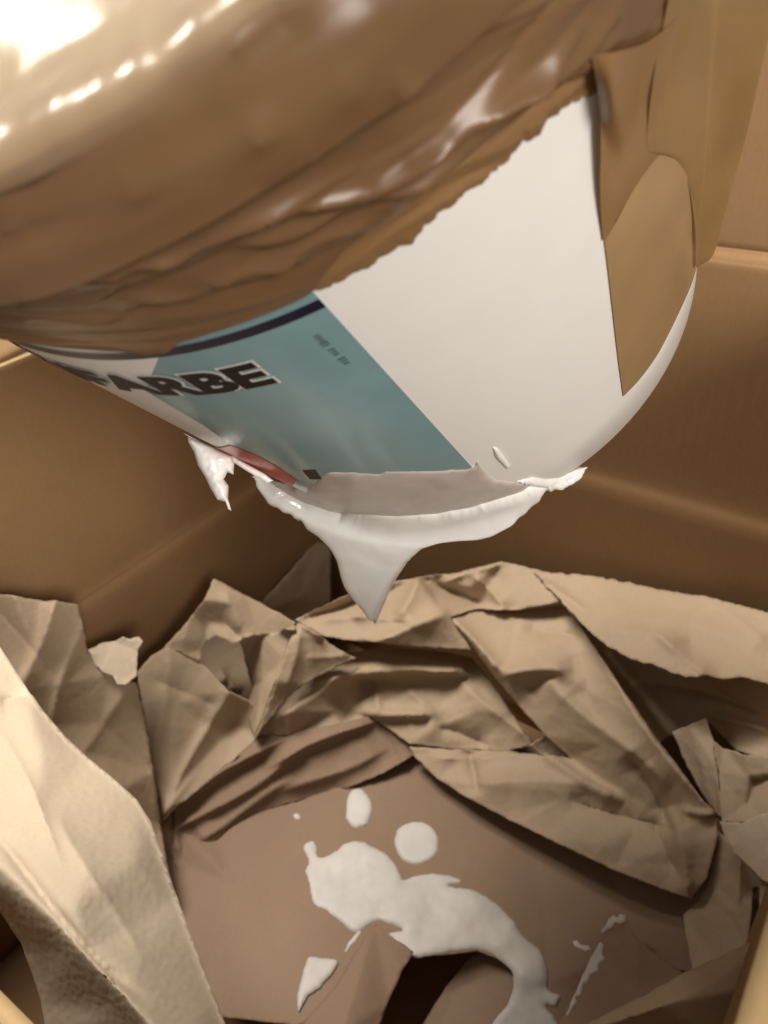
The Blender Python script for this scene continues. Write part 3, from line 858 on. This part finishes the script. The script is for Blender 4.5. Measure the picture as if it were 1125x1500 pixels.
paper("low pleated paper folds gathered at the left of the flat floor sheet",
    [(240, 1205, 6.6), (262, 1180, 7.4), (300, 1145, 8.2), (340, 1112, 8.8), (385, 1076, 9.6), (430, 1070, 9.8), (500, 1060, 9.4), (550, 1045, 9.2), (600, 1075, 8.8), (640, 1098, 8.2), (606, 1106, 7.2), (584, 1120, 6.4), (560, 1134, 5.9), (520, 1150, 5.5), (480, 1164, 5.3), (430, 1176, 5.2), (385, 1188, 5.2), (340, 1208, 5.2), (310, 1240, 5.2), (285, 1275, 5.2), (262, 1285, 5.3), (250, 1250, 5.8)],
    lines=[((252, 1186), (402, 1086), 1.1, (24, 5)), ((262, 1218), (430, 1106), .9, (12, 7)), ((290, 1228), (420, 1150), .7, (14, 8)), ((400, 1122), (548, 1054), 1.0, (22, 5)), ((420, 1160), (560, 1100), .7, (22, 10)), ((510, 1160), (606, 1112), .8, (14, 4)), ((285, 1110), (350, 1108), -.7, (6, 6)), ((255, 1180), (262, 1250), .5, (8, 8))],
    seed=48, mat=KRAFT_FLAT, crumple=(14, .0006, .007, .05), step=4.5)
paper("long folded paper ridge with a crisp edge directly under the drip",
    [(432, 908, 17.0), (470, 890, 17.6), (520, 866, 18.4), (560, 856, 18.0), (612, 845, 18.0), (660, 840, 17.6), (735, 822, 19.0), (797, 836, 19.6), (830, 880, 18.8), (760, 893, 17.4), (700, 893, 17.0), (660, 905, 17.2), (690, 952, 15.4), (620, 948, 15.6), (560, 942, 16.0), (510, 938, 16.2), (476, 932, 16.4), (455, 920, 16.6)],
    creases=[[(432, 908, 17.0), (520, 880, 17.0), (560, 872, 16.6)], [(612, 845, 18.0), (590, 900, 17.0), (500, 908, 16.6), (440, 910, 16.8)], [(612, 845, 18.0), (648, 902, 17.6), (560, 936, 16.6)], [(648, 902, 17.6), (690, 952, 15.4)], [(620, 850, 17.0), (700, 885, 16.0)], [(735, 822, 19.0), (690, 860, 17.6)]],
    lines=[((612, 848), (585, 905), 1.2, (26, 9)), ((450, 906), (525, 878), -.7, (5, 6)), ((648, 903), (545, 938), .9, (34, 6)), ((465, 909), (600, 906), .5, (7, 9)), ((735, 824), (645, 858), .6, (6, 14)), ((640, 852), (705, 886), -1.0, (10, 12)), ((690, 842), (740, 890), .7, (14, 8)), ((560, 860), (520, 905), .5, (10, 6))],
    seed=26, mat=KRAFT, crumple=(18, .0008, .006, .035), step=4.5)
paper("broad paper sheet with a torn lower edge along the right back wall",
    [(780, 836, 19.4), (860, 843, 20.6), (1000, 868, 22), (1035, 873, 22.4), (1160, 908, 23.4), (1160, 1008, 21.8), (1125, 1000, 21.8), (1090, 992, 21.8), (1060, 994, 21.6), (1035, 990, 21.6), (1005, 992, 21.4), (985, 985, 21.3), (960, 975, 21.2), (925, 965, 21.0), (880, 940, 20.6), (850, 912, 20.2), (822, 880, 19.8)],
    creases=[[(822, 880, 19.8), (920, 905, 21.4), (1020, 950, 21.6), (1060, 994, 21.6)], [(860, 843, 20.6), (1000, 905, 22.2), (1160, 960, 22.6)]],
    lines=[((880, 925), (1000, 935), .5, (16, 30)), ((960, 930), (1040, 988), .5, (10, 14)), ((800, 850), (860, 900), -.6, (10, 16)), ((1040, 880), (1125, 940), .3, (20, 20))],
    seed=27, mat=KRAFT, crumple=(10, .0006, .008, .05), torn=1.6)
paper("dark shadowed paper lining below the torn edge on the right",
    [(830, 890, 15), (900, 935, 16), (1000, 960, 18), (1170, 980, 20), (1170, 1130, 17), (1080, 1100, 15.2), (1040, 1060, 13.6), (985, 1075, 11.5), (960, 1090, 10.5), (900, 1040, 10), (850, 950, 11)],
    creases=[[(900, 935, 16), (980, 1020, 13), (1060, 1030, 15.5), (1170, 1060, 17.4)], [(1060, 960, 18.4), (1125, 1040, 17.2)]], lines=[((940, 1000), (1125, 1040), .8, (14, 6)), ((1000, 980), (1125, 1050), .6, (8, 10)), ((1030, 1040), (1125, 1075), .8, (12, 8))],
    seed=28, mat=KRAFT, crumple=(14, .0009, .007, .05))
paper("mid paper sheet with rolled fold lit along its top in the middle of the pile",
    [(376, 1076, 10.4), (400, 1040, 11.6), (440, 1005, 12.6), (470, 985, 12.8), (500, 960, 12.4), (560, 948, 12.2), (640, 952, 12.0), (690, 962, 11.8), (720, 1000, 11.4), (750, 1045, 10.6), (782, 1092, 9.6), (740, 1100, 8.6), (660, 1098, 8.2), (600, 1090, 8.6), (545, 1050, 9.2), (480, 1066, 9.4), (420, 1078, 9.6)],
    creases=[[(440, 1005, 12.6), (520, 985, 13.0), (580, 974, 13.0), (680, 980, 12.4)], [(520, 1002, 11.6), (600, 1004, 11.2), (682, 988, 11.8)], [(538, 1000, 11.2), (500, 1040, 9.8), (440, 1074, 9.4)], [(545, 1045, 9.8), (630, 1052, 9.8), (640, 1060, 9.8)], [(556, 1010, 11.2), (545, 1045, 9.8)], [(640, 1066, 9.8), (700, 1090, 8.6)]],
    pts=[(700, 1040, 10.9), (430, 1045, 11.6)], lines=[((520, 991), (684, 984), 1.3, (16, 4)), ((548, 1003), (505, 1055), -1.2, (12, 24)), ((535, 1043), (628, 1051), .9, (10, 4)), ((640, 1066), (712, 1090), -.7, (12, 8)), ((400, 1060), (500, 985), .9, (20, 30)), ((600, 1010), (640, 1050), .4, (10, 10)), ((470, 960), (690, 966), .7, (5, 14)), ((550, 1010), (556, 1042), .5, (5, 5)), ((680, 1000), (770, 1085), .6, (14, 14))],
    seed=29, mat=KRAFT, crumple=(22, .0008, .006, .035), step=4.5)
H_BIG = paper("large glossy diagonal paper flap folding over the floor, right of centre",
    [(655, 900, 16.6), (700, 896, 16.4), (760, 896, 16.2), (822, 886, 16.6), (842, 905, 17.0), (880, 962, 17.0), (920, 1020, 16.8), (960, 1078, 16.4), (1000, 1132, 15.8), (1030, 1172, 15.2), (1046, 1188, 14.6), (1052, 1222, 14), (1036, 1285, 12.2), (1012, 1316, 10.6), (980, 1306, 9.8), (900, 1275, 9.0), (800, 1228, 8.4), (740, 1198, 8.2), (680, 1166, 8.0), (640, 1140, 7.8), (605, 1106, 8.0), (600, 1094, 8.4), (660, 1098, 9.0), (740, 1100, 9.4), (800, 1108, 10), (838, 1112, 10.6), (800, 1078, 11.6), (760, 1034, 12.8), (720, 985, 14), (690, 945, 15.2)],
    creases=[[(655, 900, 16.6), (700, 945, 15.8), (740, 985, 15.4)], [(740, 985, 15.4), (800, 970, 16.6), (850, 950, 16.8)], [(800, 970, 16.6), (860, 1010, 15.6), (960, 1130, 14.6), (1000, 1180, 13.8), (1030, 1190, 14.2)], [(838, 1112, 10.6), (900, 1150, 11.4), (960, 1185, 12.2), (985, 1240, 11.8), (1012, 1316, 10.6)], [(1000, 1180, 13.8), (1010, 1240, 13.0), (1012, 1316, 10.6)], [(680, 1105, 8.8), (690, 1150, 8.8), (680, 1166, 8.0)], [(720, 1150, 9.2), (860, 1160, 10.2), (930, 1215, 10.6)], [(842, 905, 17.0), (860, 1010, 15.6)]],
    pts=[(800, 1040, 13.2), (880, 1090, 13.2), (900, 1240, 9.8)], lines=[((655, 902), (735, 985), 1.0, (9, 16)), ((835, 900), (1035, 1175), .9, (9, 22)), ((770, 920), (850, 935), -.6, (14, 12)), ((735, 990), (830, 978), .9, (14, 16)), ((815, 985), (775, 1015), -.5, (9, 9)), ((812, 1000), (965, 1145), 1.1, (18, 34)), ((925, 1112), (985, 1212), -1.1, (24, 14)), ((795, 1107), (905, 1168), 1.0, (5, 16)), ((845, 1172), (985, 1222), -.7, (18, 9)), ((985, 1192), (1012, 1312), 1.0, (11, 12)), ((955, 1205), (1000, 1290), -.6, (8, 10)), ((690, 1100), (698, 1160), -.8, (7, 12)), ((700, 1150), (850, 1145), .6, (16, 22)), ((1000, 1188), (1044, 1192), .8, (6, 6)), ((640, 1105), (800, 1112), .5, (5, 14))],
    seed=30, mat=KRAFT, crumple=(26, .0010, .007, .045), step=4.5)
paper("small twisted paper pinch beside the tip of the diagonal flap",
    [(775, 1092, 10.6), (800, 1076, 11.0), (835, 1110, 10.4), (820, 1112, 9.6), (790, 1106, 9.6)], creases=[[(800, 1076, 11.0), (806, 1108, 9.4)]], seed=31, mat=KRAFT, crumple=(5, .0008, .005, .03), step=3)
paper("upright creased paper wedge right of the diagonal flap",
    [(985, 1072, 15.6), (1010, 1062, 16.6), (1034, 1052, 17.4), (1044, 1080, 16.6), (1052, 1130, 15.8), (1060, 1200, 14.4), (1050, 1195, 13.6), (1030, 1165, 13.6), (1005, 1120, 14.2)],
    creases=[[(1010, 1062, 16.6), (1050, 1195, 13.6)]], seed=32, mat=KRAFT, crumple=(6, .0006, .006, .04), step=4)
paper("creased paper fan with curved shadow slit at the right side",
    [(1044, 1082, 17.6), (1060, 1096, 17.2), (1090, 1105, 18.0), (1125, 1108, 18.4), (1165, 1115, 18.8), (1165, 1210, 17.0), (1112, 1205, 16.0), (1080, 1205, 15.4), (1057, 1204, 14.8), (1053, 1130, 16.4)],
    creases=[[(1060, 1096, 17.2), (1098, 1140, 17.0), (1090, 1180, 15.6), (1068, 1203, 15)], [(1098, 1140, 17.0), (1165, 1130, 18.4)], [(1102, 1140, 16.2), (1096, 1175, 15.6)]], seed=33, mat=KRAFT, crumple=(8, .0006, .006, .04), step=4, torn=1.0)
paper("pale speckled paper sheet on the right edge below the fan",
    [(1054, 1204, 16.4), (1090, 1205, 16.8), (1112, 1195, 17.4), (1165, 1180, 18.2), (1165, 1320, 16), (1118, 1290, 15.6), (1100, 1272, 15.6), (1075, 1248, 15.8), (1062, 1225, 16)],
    seed=34, mat=KRAFT_PALE, crumple=(7, .0006, .007, .04), step=4, torn=1.0)
paper("crumpled paper sheet under the speckled one, lower right",
    [(1050, 1215, 13.6), (1085, 1250, 14.6), (1115, 1275, 14.8), (1165, 1290, 15), (1165, 1330, 14), (1118, 1355, 13.6), (1100, 1365, 13.4), (1112, 1340, 13.2), (1112, 1300, 13.4), (1105, 1300, 13), (1095, 1390, 11.6), (1060, 1420, 10.4), (1015, 1424, 9.4), (1000, 1340, 9.0), (1025, 1320, 9.6), (1040, 1285, 11.2)],
    creases=[[(1040, 1285, 11.2), (1060, 1330, 11.6), (1060, 1420, 10.4)], [(1085, 1250, 14.6), (1080, 1330, 12.4), (1095, 1390, 11.6)]], seed=35, mat=KRAFT, crumple=(10, .0007, .006, .04), step=4)
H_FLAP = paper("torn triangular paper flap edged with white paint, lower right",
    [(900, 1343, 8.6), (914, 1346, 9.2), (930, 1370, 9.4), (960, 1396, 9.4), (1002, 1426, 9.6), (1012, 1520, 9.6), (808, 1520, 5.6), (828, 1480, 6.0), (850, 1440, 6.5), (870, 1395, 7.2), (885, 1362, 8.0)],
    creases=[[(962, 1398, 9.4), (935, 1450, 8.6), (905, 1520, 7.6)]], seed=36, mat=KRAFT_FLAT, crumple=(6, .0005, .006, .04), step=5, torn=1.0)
paper("rolled paper edge crossing the lower right corner",
    [(1165, 1345, 17.0), (1120, 1372, 17.0), (1060, 1400, 16.4), (1000, 1424, 15.8), (940, 1456, 15.0), (890, 1482, 14.2), (850, 1503, 13.6), (830, 1540, 13), (1165, 1540, 16)],
    creases=[[(1120, 1372, 17.0), (1060, 1430, 18.0), (960, 1475, 16.8), (870, 1505, 14.6)], [(1080, 1450, 18), (1090, 1540, 15)]], seed=37, mat=KRAFT, crumple=(6, .0005, .007, .05), step=6)
paper("big pale lit paper sheet draped over the lower left corner",
    [(-60, 850, 35), (0, 948, 35), (30, 995, 34.6), (62, 1042, 34.3), (95, 1080, 34), (130, 1112, 33.7), (170, 1145, 33.4), (200, 1172, 33), (222, 1205, 32.7), (238, 1245, 32.4), (262, 1318, 32), (290, 1395, 31.7), (318, 1468, 31.4), (345, 1540, 31), (72, 1540, 26.0), (60, 1470, 28), (30, 1385, 30.6), (0, 1338, 32.4), (-60, 1290, 33)],
    creases=[[(-60, 1225, 36.6), (0, 1270, 36.5), (60, 1330, 36.2), (120, 1396, 35.7), (180, 1462, 35.0), (250, 1540, 34.0)], [(-60, 1262, 35.8), (20, 1315, 35.4), (100, 1400, 34.2), (170, 1480, 33.0), (210, 1540, 31.6)]],
    pts=[(60, 1100, 35.6), (60, 1180, 36.0), (130, 1260, 35.6), (200, 1260, 34.2), (110, 1330, 36.0)],
    lines=[((0, 1075), (90, 1250), .25, (8, 12)), ((0, 1243), (200, 1450), -.5, (9, 9)), ((95, 1200), (200, 1400), .2, (14, 14)), ((0, 1030), (40, 1020), -.3, (8, 8))],
    seed=41, mat=KRAFT_PALE, crumple=(7, .00022, .016, .09), step=6, torn=.3, smooth=8)

# ------------------------------------------------------------------ paint on the paper
PUD = [(443, 1243), (449, 1233), (458, 1231), (464, 1240), (467, 1256), (486, 1250), (505, 1236), (528, 1232), (552, 1243), (574, 1258), (586, 1278), (592, 1288), (612, 1282), (640, 1280), (664, 1284), (678, 1289), (672, 1294), (656, 1298), (690, 1303), (722, 1320), (750, 1345), (768, 1372), (792, 1393), (804, 1425), (802, 1450), (820, 1458), (816, 1474), (800, 1474), (812, 1492), (815, 1515), (722, 1515), (728, 1490), (745, 1468), (752, 1428), (728, 1403), (700, 1391), (650, 1396), (606, 1402), (580, 1386), (566, 1384), (562, 1397), (548, 1398), (545, 1388), (556, 1380), (570, 1366), (590, 1362), (566, 1352), (552, 1348), (536, 1358), (520, 1366), (500, 1352), (478, 1336), (459, 1326), (452, 1300), (446, 1275), (452, 1262)]
def splash(label, outline, H, cat="paint splash", **k):
    o = blob_on("paint_splash", outline, H, k.pop('mat', PAINT_DRY), **k)
    tag(o, label, cat, "white paint spilled on the paper")
LUMPS = [(525, 1290, 26, -.0012), (560, 1300, 22, .0012), (600, 1320, 30, .0016), (640, 1345, 18, -.0012), (700, 1330, 22, .0022), (745, 1380, 26, .0030), (775, 1430, 26, .0034), (670, 1370, 30, .0010), (620, 1365, 12, -.0012), (560, 1330, 10, -.0014)]
splash("large curved white paint puddle running over the edge of the black gap", PUD, H_FLOOR, seed=3, T=.0020, D=11, relief=(.0010, 42), lumps=LUMPS, step=3.5)
splash("round white paint drop beside the large puddle", [(578, 1232), (584, 1212), (604, 1203), (628, 1207), (642, 1226), (640, 1248), (622, 1263), (600, 1265), (584, 1252)], H_FLOOR, seed=5, T=.0016, D=12, relief=(.0002, 40))
splash("oval white paint drop above the large puddle", [(506, 1186), (511, 1163), (524, 1154), (537, 1162), (545, 1180), (540, 1204), (523, 1213), (509, 1204)], H_FLOOR, seed=6, T=.0016, D=11, relief=(.0002, 40))
splash("small triangular white paint splash on the lower fold", [(452, 1404), (470, 1405), (494, 1408), (486, 1428), (468, 1448), (450, 1462), (438, 1482), (436, 1460), (443, 1430)], H_FLOOR, seed=7, T=.0016, D=9, step=3, base=.0012)
splash("thin white paint trace below the large puddle", [(528, 1362), (519, 1370), (508, 1384), (503, 1398), (510, 1392), (520, 1380), (527, 1370)], H_FLOOR, seed=8, T=.0010, D=4, step=2)
splash("tiny white paint fleck up and left of the large puddle", [(431, 1193), (436, 1191), (440, 1196), (437, 1201), (432, 1199)], H_FLOOR, seed=15, T=.0008, D=4, step=1.5)
splash("tiny white paint fleck near the torn flap", [(838, 1378), (846, 1377), (852, 1384), (862, 1384), (866, 1390), (858, 1394), (848, 1390), (840, 1385)], H_FLOOR, seed=10, T=.0012, D=5, step=2)
splash("white paint smudge on the tip of the torn flap", [(886, 1358), (892, 1346), (899, 1341), (904, 1346), (908, 1339), (916, 1341), (918, 1350), (910, 1356), (902, 1352), (897, 1360), (889, 1364), (884, 1370), (880, 1366)], H_FLAP, seed=9, T=.0013, D=5, step=2.2, base=.0005, smooth_outline=False)
splash("ragged white paint edge running down the torn flap", [(880, 1380), (885, 1384), (882, 1398), (886, 1404), (878, 1414), (876, 1424), (866, 1430), (860, 1440), (854, 1444), (851, 1458), (843, 1462), (845, 1470), (838, 1478), (832, 1490), (829, 1488), (838, 1466), (846, 1448), (852, 1432), (862, 1412), (870, 1394)], H_FLAP, seed=14, T=.0008, D=5, step=2.2, base=.0005, smooth_outline=False)
